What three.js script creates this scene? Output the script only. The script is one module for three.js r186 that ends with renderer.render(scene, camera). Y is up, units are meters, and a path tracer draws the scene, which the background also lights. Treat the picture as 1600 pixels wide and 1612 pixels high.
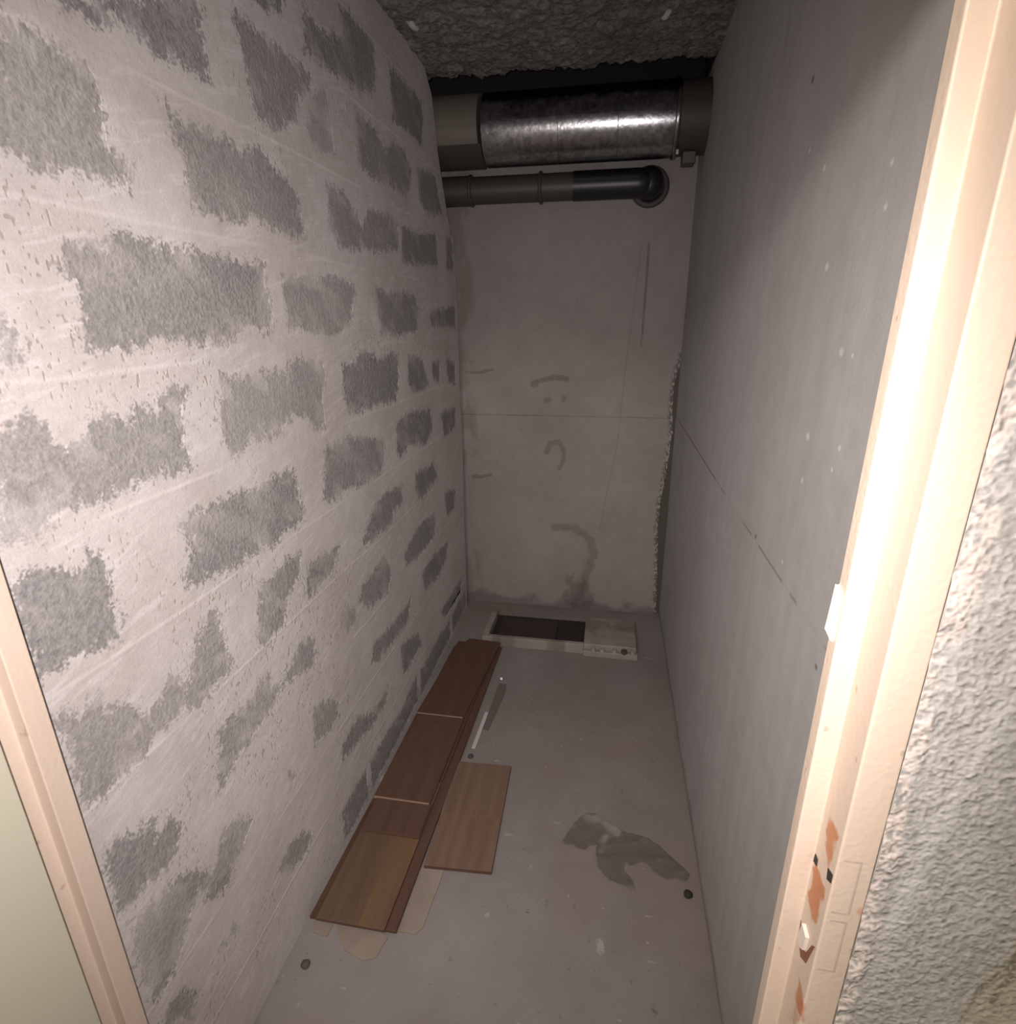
import * as THREE from 'three';
import { mergeGeometries } from 'three/addons/utils/BufferGeometryUtils.js';
import { RoundedBoxGeometry } from 'three/addons/geometries/RoundedBoxGeometry.js';
import { RectAreaLightUniformsLib } from 'three/addons/lights/RectAreaLightUniformsLib.js';

// ------------------------------------------------------------------ camera, light, exposure
const scene = new THREE.Scene();
scene.background = new THREE.Color(0x000000);
const camera = new THREE.PerspectiveCamera(2 * Math.atan(806 / 890.56) * 180 / Math.PI, 1600 / 1612, 0.02, 50);
camera.position.set(0, 1.45, 0);
camera.rotation.order = 'YXZ';
camera.rotation.set(-0.325444, 0.178294, -0.008058);
camera.updateMatrixWorld(true);
const renderer = new THREE.WebGLRenderer({ antialias: true });
renderer.toneMapping = THREE.LinearToneMapping;
renderer.toneMappingExposure = 1.0;
renderer.shadowMap.enabled = true;
RectAreaLightUniformsLib.init();

const LAMP = { x: -0.40, y: 2.085, z: 0.50, power: 4.0, colour: [1.0, 0.915, 0.83] };   // ceiling lamp of the passage behind the camera
// the torch of the phone that took the photograph, beside its lens
const torch = new THREE.SpotLight(new THREE.Color().setRGB(1.0, 0.925, 0.92), 6.2, 0, 1.08, 1.0, 2);
torch.position.set(-0.025, 1.47, 0.004);
torch.target.position.set(-0.40, 1.12, -1.0);
torch.castShadow = true; torch.shadow.radius = 0.3;
scene.add(torch, torch.target);

// ------------------------------------------------------------------ dimensions (metres)
const XL = -0.70, XR = 0.303, ZB = -2.71, CEIL = 2.30;

// ------------------------------------------------------------------ helpers
let seed = 20240611;
function rnd() { seed = (seed * 1664525 + 1013904223) >>> 0; return seed / 4294967296; }
function hash(x, y, s) {
  let h = Math.imul(x, 374761393) ^ Math.imul(y, 668265263) ^ Math.imul(s, 1274126177);
  h = Math.imul(h ^ (h >>> 13), 1274126177); h ^= h >>> 16;
  return (h >>> 0) / 4294967296;
}
function vnoise(x, y, s) {
  const ix = Math.floor(x), iy = Math.floor(y); let fx = x - ix, fy = y - iy;
  fx = fx * fx * (3 - 2 * fx); fy = fy * fy * (3 - 2 * fy);
  const a = hash(ix, iy, s), b = hash(ix + 1, iy, s), c = hash(ix, iy + 1, s), d = hash(ix + 1, iy + 1, s);
  return a + (b - a) * fx + (c - a) * fy + (a - b - c + d) * fx * fy;
}
function fbm(x, y, s, o = 4) { let v = 0, a = 0.5, t = 0; for (let i = 0; i < o; i++) { v += a * vnoise(x, y, s + i * 17); t += a; a *= 0.5; x *= 2.03; y *= 2.03; } return v / t; }
const clamp = (v, a = 0, b = 1) => v < a ? a : v > b ? b : v;
const sstep = (a, b, v) => { const t = clamp((v - a) / (b - a)); return t * t * (3 - 2 * t); };
const mix = (a, b, t) => a + (b - a) * t;
const mix3 = (a, b, t) => [mix(a[0], b[0], t), mix(a[1], b[1], t), mix(a[2], b[2], t)];
const toS = v => { v = clamp(v); return Math.round(255 * (v <= 0.0031308 ? 12.92 * v : 1.055 * Math.pow(v, 1 / 2.4) - 0.055)); };
function segDist(px, py, ax, ay, bx, by) {
  const dx = bx - ax, dy = by - ay, t = clamp(((px - ax) * dx + (py - ay) * dy) / (dx * dx + dy * dy + 1e-12));
  return Math.hypot(px - ax - t * dx, py - ay - t * dy);
}
function lineDist(px, py, pts) { let d = 9; for (let i = 0; i + 1 < pts.length; i++) d = Math.min(d, segDist(px, py, pts[i][0], pts[i][1], pts[i + 1][0], pts[i + 1][1])); return d; }
// a pair of textures (colour, height) over the rectangle [a0,a1] x [b0,b1] in metres; fn returns [r,g,b,height] with linear colours
function surface(w, h, a0, a1, b0, b1, fn, wrap) {
  const col = new Uint8Array(w * h * 4), bmp = new Uint8Array(w * h * 4);
  for (let j = 0; j < h; j++) for (let i = 0; i < w; i++) {
    const a = a0 + (a1 - a0) * (i + 0.5) / w, b = b0 + (b1 - b0) * (j + 0.5) / h, r = fn(a, b, i, j), k = (j * w + i) * 4;
    col[k] = toS(r[0]); col[k + 1] = toS(r[1]); col[k + 2] = toS(r[2]); col[k + 3] = 255;
    const q = Math.round(255 * clamp(r[3])); bmp[k] = bmp[k + 1] = bmp[k + 2] = q; bmp[k + 3] = 255;
  }
  const mk = (d, srgb) => {
    const t = new THREE.DataTexture(d, w, h, THREE.RGBAFormat); t.magFilter = THREE.LinearFilter; t.minFilter = THREE.LinearMipmapLinearFilter; t.generateMipmaps = true;
    if (srgb) t.colorSpace = THREE.SRGBColorSpace;
    t.wrapS = t.wrapT = wrap ? THREE.RepeatWrapping : THREE.ClampToEdgeWrapping; t.needsUpdate = true; return t;
  };
  return { map: mk(col, true), bump: mk(bmp, false), uv: (a, b) => [(a - a0) / (a1 - a0), (b - b0) / (b1 - b0)] };
}
function matOf(s, bumpScale, o = {}) { return new THREE.MeshStandardMaterial({ map: s.map, bumpMap: bumpScale ? s.bump : null, bumpScale: bumpScale || 1, roughness: 0.95, metalness: 0, ...o }); }
function mat(r, g, b, o = {}) { return new THREE.MeshStandardMaterial({ color: new THREE.Color().setRGB(r, g, b), roughness: 0.9, metalness: 0, ...o }); }
function setUV(g, fn) { // fn(x, y, z) -> [u, v]
  const p = g.attributes.position, uv = new Float32Array(p.count * 2);
  for (let i = 0; i < p.count; i++) { const r = fn(p.getX(i), p.getY(i), p.getZ(i)); uv[2 * i] = r[0]; uv[2 * i + 1] = r[1]; }
  g.setAttribute('uv', new THREE.BufferAttribute(uv, 2)); return g;
}
function box(x0, x1, y0, y1, z0, z1) { const g = new THREE.BoxGeometry(x1 - x0, y1 - y0, z1 - z0); g.translate((x0 + x1) / 2, (y0 + y1) / 2, (z0 + z1) / 2); return g; }
function rbox(x0, x1, y0, y1, z0, z1, r) { const g = new RoundedBoxGeometry(x1 - x0, y1 - y0, z1 - z0, 2, r); g.translate((x0 + x1) / 2, (y0 + y1) / 2, (z0 + z1) / 2); return g; }
function mesh(name, g, m, parent = scene) { const o = new THREE.Mesh(g, m); o.name = name; parent.add(o); return o; }
function tag(o, label, category, group, kind) { o.userData.label = label; o.userData.category = category; if (group) o.userData.group = group; if (kind) o.userData.kind = kind; return o; }
const struct = (o, label, category) => tag(o, label, category, null, 'structure');
function thing(name, label, category, group, kind) { const o = new THREE.Group(); o.name = name; scene.add(o); return tag(o, label, category, group, kind); }
function pathShape(pts) { const s = new THREE.Shape(); pts.forEach((p, i) => i ? s.lineTo(p[0], p[1]) : s.moveTo(p[0], p[1])); s.closePath(); return s; }
// flat outline in the floor plane, pts = [x, z], extruded up from y0 by t
function slab(pts, y0, t, bevel = 0) {
  const g = new THREE.ExtrudeGeometry(pathShape(pts.map(p => [p[0], -p[1]])), { depth: t - 2 * bevel, bevelEnabled: bevel > 0, bevelSize: bevel, bevelThickness: bevel, bevelSegments: 1, bevelOffset: -bevel });
  g.rotateX(-Math.PI / 2); g.translate(0, y0 + bevel, 0); return g;
}
// ------------------------------------------------------------------ left wall: hollow blocks under smeared mortar
const PATCHES = [ // [how bare the block is, outline as depth, height in millimetres]
  [1, [1422,2110, 1436,2099, 1480,2093, 1503,2088, 1618,2129, 1613,2184, 1662,2194, 1831,2189, 1817,2079, 1734,2038, 1595,2028, 1479,2023, 1406,2020]],
  [1, [1945,2177, 2091,2185, 2260,2180, 2228,2040, 2077,2044, 1937,2036, 1940,2103]],
  [1, [1203,2028, 1334,2084, 1317,2050, 1258,2032]],
  [0.9, [1143,1985, 1178,1983, 1228,1981, 1307,1984, 1424,1980, 1408,1948, 1361,1923, 1336,1867, 1232,1823, 1193,1826, 1177,1848, 1165,1880, 1156,1936]],
  [0.5, [1414,1938, 1499,1977, 1501,1913, 1513,1849, 1432,1823, 1391,1838, 1386,1893]],
  [0.9, [1660,1984, 1787,1978, 1875,1936, 1926,1979, 2052,1978, 2093,1932, 2062,1869, 2026,1844, 1884,1850, 1735,1839, 1652,1856]],
  [1, [2157,1956, 2371,1981, 2456,1865, 2305,1830, 2173,1850]],
  [0.85, [669,1791, 691,1783, 720,1784, 747,1779, 773,1777, 794,1765, 798,1745, 792,1702, 793,1682, 823,1669, 812,1634, 784,1638, 739,1640, 706,1638, 665,1624, 654,1636, 623,1633]],
  [1, [750,1833, 778,1834, 808,1832, 828,1831, 841,1852, 876,1849, 887,1846, 914,1845, 933,1834, 969,1842, 1024,1840, 1047,1837, 1046,1863, 1044,1889, 1037,1913, 1049,1943, 1041,1959]],
  [0.85, [922,1771, 950,1762, 995,1764, 1071,1763, 1119,1754, 1167,1782, 1218,1750, 1297,1724, 1306,1686, 1315,1641, 1277,1631, 1185,1634, 1121,1642, 1088,1634, 1013,1629, 939,1636, 946,1693, 927,1730]],
  [0.85, [1451,1767, 1537,1770, 1606,1734, 1647,1697, 1693,1749, 1840,1764, 1920,1752, 1935,1680, 1819,1656, 1648,1640, 1488,1631, 1444,1666]],
  [1, [1960,1749, 2176,1748, 2353,1771, 2350,1702, 2361,1662, 2122,1646, 1949,1633]],
  [1, [2489,1783, 2610,1798, 2579,1654, 2490,1663]],
  [0.95, [685,1552, 726,1560, 746,1558, 785,1581, 811,1573, 841,1568, 908,1563, 971,1565, 1060,1560, 1134,1567, 1129,1522, 1142,1461, 1125,1433, 1059,1441, 1006,1426, 992,1412, 924,1420, 882,1411, 870,1423, 809,1428, 761,1415, 701,1418, 675,1420, 679,1443, 692,1463, 696,1487, 691,1502, 674,1514]],
  [0.8, [576,1472, 584,1455, 593,1444, 595,1422, 593,1409, 584,1405, 557,1408]],
  [0.75, [1205,1548, 1353,1554, 1490,1560, 1564,1544, 1547,1503, 1512,1454, 1459,1422, 1386,1416, 1293,1430, 1199,1441, 1194,1474]],
  [0.9, [1705,1543, 1878,1538, 2035,1549, 2095,1497, 2060,1421, 1912,1407, 1718,1417, 1705,1472]],
  [1, [2223,1488, 2601,1515, 2588,1426, 2239,1437]],
  [0.85, [536,1337, 573,1340, 588,1351, 594,1334, 604,1310, 619,1299, 643,1300, 659,1329, 673,1334, 697,1338, 700,1319, 730,1314, 753,1331, 779,1318, 805,1339, 823,1354, 853,1347, 835,1309, 829,1270, 831,1221, 808,1208, 759,1222, 735,1219, 695,1216, 649,1213, 613,1213, 601,1213, 572,1214, 552,1199, 529,1202, 516,1198, 496,1200]],
  [0.75, [946,1359, 1048,1355, 1138,1351, 1237,1376, 1277,1362, 1332,1355, 1345,1327, 1313,1276, 1314,1208, 1295,1200, 1255,1206, 1225,1243, 1172,1258, 1120,1225, 1070,1221, 1014,1224, 961,1215, 939,1207, 932,1230, 930,1266, 928,1307, 944,1333]],
  [1, [1438,1346, 1520,1346, 1556,1374, 1656,1355, 1702,1337, 1786,1361, 1847,1352, 1845,1283, 1811,1199, 1660,1211, 1498,1208, 1441,1224, 1431,1283]],
  [1, [1950,1338, 2099,1314, 2161,1219, 2102,1201, 1973,1211, 1934,1253]],
  [1, [2215,1294, 2321,1302, 2305,1206, 2221,1232]],
  [1, [2424,1298, 2567,1276, 2542,1182, 2440,1203]],
  [1, [502,1146, 526,1156, 550,1160, 558,1148, 595,1132, 610,1149, 628,1139, 634,1112, 629,1073, 634,1039, 623,1013, 592,1009, 559,1021, 542,1022, 519,1021, 505,1018, 492,1134]],
  [0.95, [774,1134, 795,1133, 818,1144, 857,1135, 903,1139, 962,1141, 992,1135, 1061,1137, 1143,1136, 1151,1101, 1155,1038, 1164,1003, 1132,1002, 1092,1006, 1039,999, 970,1005, 916,1004, 859,1007, 808,1014, 769,1020, 765,1034, 789,1065, 795,1098]],
  [0.9, [1297,1151, 1436,1148, 1539,1134, 1677,1091, 1676,1035, 1632,999, 1509,997, 1405,1012, 1309,1005, 1266,1017, 1275,1083]],
  [1, [1798,1131, 1960,1145, 2168,1119, 2189,1039, 2082,996, 1905,1033, 1815,1003, 1777,1027]],
  [1, [2313,1084, 2538,1079, 2526,993, 2344,970]],
  [0.8, [506,968, 518,962, 522,951, 541,939, 550,954, 574,947, 582,915, 601,923, 622,890, 635,866, 661,865, 700,893, 723,847, 740,881, 795,951, 828,946, 832,869, 841,814, 797,808, 745,797, 714,814, 679,813, 648,815, 621,805, 598,802, 579,800, 545,797, 523,802, 508,813, 508,894]],
  [0.9, [964,937, 1014,929, 1083,947, 1123,939, 1120,891, 1073,872, 1048,861, 1021,803, 978,808, 952,797, 922,818, 943,884]],
  [1, [1156,892, 1230,891, 1316,877, 1283,845, 1256,825, 1213,819, 1139,820, 1128,837, 1145,871]],
  [1, [1655,929, 1798,916, 1811,848, 1711,845, 1692,807, 1568,815, 1471,821, 1462,839, 1515,870, 1573,912]],
  [1, [1954,915, 2165,900, 2226,830, 2008,799, 1941,844]],
  [1, [2307,736, 2495,696, 2460,612, 2330,619]],
  [0.8, [774,718, 822,717, 885,715, 912,735, 945,724, 950,693, 984,677, 1036,701, 1081,729, 1140,693, 1126,634, 1063,657, 969,667, 925,645, 852,630, 808,625, 768,610, 738,604, 758,658]],
  [0.7, [1297,705, 1370,666, 1366,606, 1310,623, 1280,665]],
  [0.9, [1423,702, 1495,710, 1613,724, 1654,649, 1615,596, 1474,611, 1393,669]],
  [1, [1782,665, 1968,708, 2157,691, 2142,598, 1932,590, 1791,607]],
  [0.9, [519,719, 553,707, 572,686, 586,699, 605,684, 603,647, 624,660, 639,644, 644,607, 623,586, 602,578, 583,587, 535,589, 516,595, 510,622, 510,673]],
  [0.9, [734,510, 764,508, 817,459, 782,435, 740,416, 704,394, 665,411, 655,436, 657,466, 619,436, 594,405, 572,380, 551,376, 530,369, 516,382, 508,491, 521,547, 545,548, 563,541, 616,542, 662,497, 689,466, 709,470]],
  [0.8, [1095,529, 1135,513, 1205,471, 1211,413, 1153,407, 1119,415, 1077,426, 1084,483]],
  [0.6, [956,451, 981,415, 958,402]],
  [1, [1437,436, 1462,483, 1589,467, 1742,457, 1821,468, 1764,392, 1622,397, 1493,405]],
  [1, [1955,499, 2102,519, 2342,490, 2279,422, 2156,400, 1981,416]],
  [1, [1207,308, 1304,325, 1424,254, 1537,270, 1527,219, 1418,222, 1288,250, 1198,271]],
  [0.8, [934,270, 1013,210, 973,179, 889,216, 858,254]],
  [0.5, [662,292, 686,286, 707,291, 713,250, 677,269]],
  [0.9, [527,329, 565,325, 592,267, 566,239, 527,308]],
  [1, [1687,340, 1855,293, 1905,220, 1788,213, 1696,213, 1678,293]],
  [1, [2176, 219, 2538, 212, 2500, 152, 2218, 163]]
];
const FAR = [[2.33, 2.32], [2.295, 2.299], [2.374, 2.239], [2.425, 2.058], [2.514, 1.886], [2.625, 1.729], [2.64, 1.467], [2.63, 1.187], [2.645, 0.88], [2.63, 0.559], [2.63, 0]];
function farAt(y) { for (let i = 1; i + 1 < FAR.length; i++) if (y <= FAR[i][1] && y >= FAR[i + 1][1]) { const t = (y - FAR[i][1]) / (FAR[i + 1][1] - FAR[i][1]); return mix(FAR[i][0], FAR[i + 1][0], t); } return 2.3; }
function ragged(pts, amp, s) { // subdivide an outline and roughen it
  const out = [];
  for (let i = 0; i < pts.length; i++) {
    const a = pts[i], b = pts[(i + 1) % pts.length], n = Math.max(1, Math.round(Math.hypot(b[0] - a[0], b[1] - a[1]) / 0.007));
    for (let k = 0; k < n; k++) {
      const x = mix(a[0], b[0], k / n), y = mix(a[1], b[1], k / n);
      out.push([x + amp * 2 * (fbm(x * 70, y * 70, s, 3) - 0.5), y + amp * 2 * (fbm(x * 70 + 40, y * 70, s + 5, 3) - 0.5)]);
    }
  }
  return out;
}
const patches = PATCHES.map(([bare, f]) => { const p = []; for (let i = 0; i < f.length; i += 2) p.push([f[i] / 1000, f[i + 1] / 1000]); return { bare, p }; });
for (const [u0, u1] of [[0.5, 0.62], [1.16, 1.33], [1.36, 1.82], [1.86, 2.3], [2.34, 2.6]]) {  // lowest course, left bare behind the boards
  const top = [], n = 8; for (let k = n; k >= 0; k--) { const u = mix(u0, u1, k / n); top.push([u, 0.085 + 0.05 * fbm(u * 6, 1, 91, 3)]); }
  patches.push({ bare: 1, p: [[u0, 0.012], [u1, 0.012], ...top] });
}
patches.forEach((q, i) => {
  q.p = ragged(q.p, 0.006, 300 + i * 7).map(([u, y]) => [clamp(u, 0.478, farAt(y) - 0.012), Math.max(y, 0.008)]);
  q.u0 = Math.min(...q.p.map(p => p[0])); q.u1 = Math.max(...q.p.map(p => p[0])); q.y0 = Math.min(...q.p.map(p => p[1])); q.y1 = Math.max(...q.p.map(p => p[1]));
});
const WU0 = 0.4, WU1 = 2.7, WY1 = 2.35, WN = 2048;
const bare = new Float32Array(WN * WN).fill(-1), bareAmt = new Float32Array(WN * WN);
for (const q of patches) {
  const pad = 0.035, i0 = Math.max(0, Math.floor((q.u0 - pad - WU0) / (WU1 - WU0) * WN)), i1 = Math.min(WN - 1, Math.ceil((q.u1 + pad - WU0) / (WU1 - WU0) * WN));
  const j0 = Math.max(0, Math.floor((q.y0 - pad) / WY1 * WN)), j1 = Math.min(WN - 1, Math.ceil((q.y1 + pad) / WY1 * WN)), P = q.p, n = P.length;
  for (let j = j0; j <= j1; j++) for (let i = i0; i <= i1; i++) {
    const u = WU0 + (WU1 - WU0) * (i + 0.5) / WN, y = WY1 * (j + 0.5) / WN;
    let d2 = 1, inside = false;
    for (let k = 0, m = n - 1; k < n; m = k++) {
      const ax = P[m][0], ay = P[m][1], bx = P[k][0], by = P[k][1], dx = bx - ax, dy = by - ay;
      let t = ((u - ax) * dx + (y - ay) * dy) / (dx * dx + dy * dy + 1e-12); t = t < 0 ? 0 : t > 1 ? 1 : t;
      const ex = u - ax - t * dx, ey = y - ay - t * dy, e = ex * ex + ey * ey; if (e < d2) d2 = e;
      if ((ay > y) !== (by > y) && u < (bx - ax) * (y - ay) / (by - ay) + ax) inside = !inside;
    }
    const sd = inside ? Math.sqrt(d2) : -Math.sqrt(d2), k = j * WN + i;
    if (sd > bare[k]) { bare[k] = sd; bareAmt[k] = q.bare; }
  }
}
const JOINTS = [0.17, 0.37, 0.58, 0.795, 0.985, 1.19, 1.385, 1.595, 1.80, 2.005, 2.2];
const leftSurf = surface(WN, WN, WU0, WU1, 0, WY1, (u, y, i, j) => {
  const k = j * WN + i, sd = bare[k];
  const grit = hash(i, j, 3), fine = vnoise(u * 420, y * 420, 5), mid = fbm(u * 60, y * 60, 7, 3), big = fbm(u * 7, y * 7, 9, 3), stroke = fbm(u * 14 + y * 9, y * 120 - u * 30, 11, 3);
  const drag = fbm(u * 150, y * 34, 15, 3); // vertical trowel drag
  let c = mix3([0.49, 0.44, 0.415], [0.58, 0.535, 0.52], clamp(big * 1.5 - 0.25));
  c = mix3(c, [0.64, 0.595, 0.585], 0.5 * sstep(0.55, 0.8, stroke));
  const pit = sstep(0.80, 0.9, vnoise(u * 230, y * 130, 21)) * sstep(0.5, 0.7, fbm(u * 5, y * 5, 23, 2));
  c = mix3(c, [0.30, 0.25, 0.21], 0.6 * pit);
  const g = 1 + 0.10 * (fine - 0.5) + 0.10 * (grit - 0.5) + 0.12 * (mid - 0.5); c = [c[0] * g, c[1] * g, c[2] * g];
  let ridge = 0, h = 0.55 + 0.22 * (mid - 0.5) + 0.18 * (stroke - 0.5) + 0.10 * (fine - 0.5) - 0.25 * pit;
  for (const jy of JOINTS) { const d = Math.abs(y - jy - 0.012 * (fbm(u * 3.1, jy * 10, 31, 2) - 0.5)); if (d < 0.006) ridge = Math.max(ridge, (1 - d / 0.006) * sstep(0.3, 0.6, fbm(u * 4, jy * 7, 37, 2))); }
  h += 0.3 * ridge; c = mix3(c, [0.70, 0.65, 0.63], 0.4 * ridge); // lip of cleaner mortar left along each bed joint
  if (sd > -0.034) {
    const n1 = vnoise(u * 330, y * 330, 41), n2 = fbm(u * 110, y * 75, 43, 3);
    let b = clamp(0.5 + (sd + 0.020 * (n1 - 0.5) + 0.034 * (n2 - 0.5)) / 0.011);
    if (b > 0) {
      const wash = sstep(0.50, 0.72, fbm(u * 17, y * 22 + u * 9, 47, 4)) * 0.65 + 0.35 * sstep(0.55, 0.75, drag);
      const a = clamp(b * (bareAmt[k] - 0.55 * wash * (1 - 0.5 * sstep(0.01, 0.05, sd))));
      const coarse = vnoise(u * 190, y * 190, 51), bt = fbm(u * 9, y * 9, 53, 2);
      let bc = mix3([0.225, 0.215, 0.212], [0.285, 0.265, 0.252], bt);
      const bg = 1 + 0.36 * (coarse - 0.5) + 0.24 * (grit - 0.5) + 0.2 * (fine - 0.5); bc = [bc[0] * bg, bc[1] * bg, bc[2] * bg];
      c = mix3(c, bc, a); h = mix(h, 0.42 + 0.35 * (coarse - 0.5) + 0.25 * (fine - 0.5), a);
    }
  }
  return [c[0], c[1], c[2], h];
});
const leftMat = matOf(leftSurf, 0.0022, { roughness: 0.97 });
const wallBasis = new THREE.Matrix4().makeBasis(new THREE.Vector3(0, 0, -1), new THREE.Vector3(0, 1, 0), new THREE.Vector3(1, 0, 0));
const wallUV = g => setUV(g, (x, y, z) => leftSurf.uv(-z, y));
{
  const w = struct(thing('wall_left', 'rough concrete block wall with thick pale mortar smeared over the joints', 'wall'), 'rough concrete block wall with thick pale mortar smeared over the joints', 'wall');
  const outline = [[0.457, 0], [2.63, 0], ...FAR.slice(0, -1).reverse(), [0.457, 2.32]];
  const skin = pathShape(outline);
  for (const q of patches) { const h = new THREE.Path(); q.p.forEach((p, i) => i ? h.lineTo(p[0], p[1]) : h.moveTo(p[0], p[1])); h.closePath(); skin.holes.push(h); }
  const T = 0.0005;
  const gs = new THREE.ExtrudeGeometry(skin, { depth: T, bevelEnabled: false }); gs.applyMatrix4(wallBasis); gs.translate(XL - T, 0, 0);
  mesh('mortar_layer', wallUV(gs), leftMat, w);
  const gc = new THREE.ExtrudeGeometry(pathShape(outline), { depth: 0.12, bevelEnabled: false }); gc.applyMatrix4(wallBasis); gc.translate(XL - 0.03 - 0.12, 0, 0);
  mesh('wall_core', wallUV(gc), leftMat, w);
  // one block behind every bare patch (two patches may show the same block)
  const rows = new Map();
  for (const q of patches) { const c = (q.y0 + q.y1) / 2; let r = -1; JOINTS.forEach((jy, i) => { if (c > jy - 0.01) r = i; }); if (!rows.has(r)) rows.set(r, []); rows.get(r).push(q); }
  for (const [r, list] of rows) {
    list.sort((a, b) => a.u0 - b.u0);
    const bl = [];
    for (const q of list) {
      const last = bl[bl.length - 1];
      if (last && (q.u0 < last.u1 + 0.004 || (q.u0 - last.u1 < 0.1 && Math.max(q.u1, last.u1) - last.u0 < 0.48))) { last.u1 = Math.max(last.u1, q.u1); last.y0 = Math.min(last.y0, q.y0); last.y1 = Math.max(last.y1, q.y1); }
      else bl.push({ u0: q.u0, u1: q.u1, y0: q.y0, y1: q.y1 });
    }
    bl.forEach((b, i) => {
      const lo = i ? (bl[i - 1].u1 + b.u0) / 2 + 0.001 : Math.max(0.46, b.u0 - 0.04), hi = i + 1 < bl.length ? (b.u1 + bl[i + 1].u0) / 2 - 0.001 : b.u1 + 0.008;
      const u0 = Math.max(lo, b.u0 - 0.04), u1 = Math.min(hi, b.u1 + 0.04);
      const jy0 = r >= 0 ? JOINTS[r] : 0.0, jy1 = r + 1 < JOINTS.length ? JOINTS[r + 1] : 2.3;
      const y0 = Math.min(jy0 + 0.006, b.y0 - 0.002), y1 = Math.max(jy1 - 0.006, b.y1 + 0.002);
      mesh('block', wallUV(box(XL - 0.0298, XL - T - 0.0001, Math.max(0.001, y0), y1, -u1, -u0)), leftMat, w);
    });
  }
}
console.log('left wall');

// ------------------------------------------------------------------ right wall
const rightSurf = surface(1024, 1024, 0.4, 2.8, 0, 2.35, (u, y, i, j) => {
  const grit = hash(i, j, 103), streak = fbm(u * 34, y * 2.2, 105, 4), streak2 = fbm(u * 120, y * 6, 106, 3), big = fbm(u * 2.6, y * 2.6, 107, 3), mid = fbm(u * 30, y * 30, 109, 3);
  let c = mix3([0.375, 0.36, 0.35], [0.425, 0.42, 0.42], clamp(big * 1.4 - 0.2));
  let g = 1 + 0.16 * (streak - 0.5) + 0.06 * (streak2 - 0.5) + 0.05 * (grit - 0.5) + 0.14 * (mid - 0.5);
  const fleck = sstep(0.93, 0.97, vnoise(u * 95, y * 95, 111)) * sstep(0.5, 0.62, vnoise(u * 7, y * 7, 112)); c = mix3(c, [0.5, 0.48, 0.46], 0.35 * fleck);
  for (const [a, b, r, l] of [[1.181, 1.823, 0.006, 0], [1.141, 1.712, 0.005, 1], [0.803, 1.618, 0.004, 1], [1.049, 1.666, 0.005, 1], [0.798, 1.572, 0.004, 1], [0.967, 1.522, 0.006, 1], [0.855, 1.407, 0.006, 1], [0.816, 1.405, 0.003, 1], [0.931, 1.278, 0.006, 1], [0.804, 1.287, 0.004, 1], [0.924, 1.209, 0.004, 1], [0.816, 1.254, 0.003, 1], [0.955, 1.057, 0.004, 1], [0.747, 0.987, 0.004, 0], [1.137, 1.034, 0.005, 0]]) {
    const d = Math.hypot((u - a) * 0.8, y - b); if (d < r * 2) c = mix3(c, l ? [0.62, 0.6, 0.57] : [0.12, 0.1, 0.09], 0.85 * (1 - sstep(r * 0.6, r * 1.3, d)));
  }
  // snapped chalk line one metre above the floor, worn away in places
  const dl = Math.abs(y - 1.026 - 0.002 * Math.sin(u * 3)); 
  if (dl < 0.005) { const keep = u > 1.62 ? 0.85 : 0.5 * sstep(0.55, 0.62, fbm(u * 14, 3, 117, 3)) + 0.1; c = mix3(c, [0.19, 0.095, 0.075], keep * (1 - sstep(0.0012, 0.0035, dl))); }
  // uneven darker brown band along the foot of the wall
  const ft = y + 0.03 * (fbm(u * 12, y * 30, 119, 3) - 0.5); if (ft < 0.05) c = mix3(c, [0.17, 0.145, 0.11], 0.6 * (1 - sstep(0.015, 0.05, ft)));
  return [c[0] * g, c[1] * g, c[2] * g, 0.5 + 0.3 * (mid - 0.5) + 0.15 * (streak - 0.5) + 0.15 * (grit - 0.5)];
});
{
  const w = thing('wall_right', 'smooth grey plaster wall with a worn red chalk line', 'wall', null, 'structure');
  mesh('plaster_face', setUV(box(XR, XR + 0.03, 0.008, 2.32, ZB, -0.457), (x, y, z) => rightSurf.uv(-z, y)), matOf(rightSurf, 0.0012), w);
  mesh('wall_core', setUV(box(XR + 0.012, XR + 0.14, 0, 2.58, ZB - 0.1, -0.457), (x, y, z) => rightSurf.uv(-z, y)), mat(0.16, 0.145, 0.12), w);
}

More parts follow.
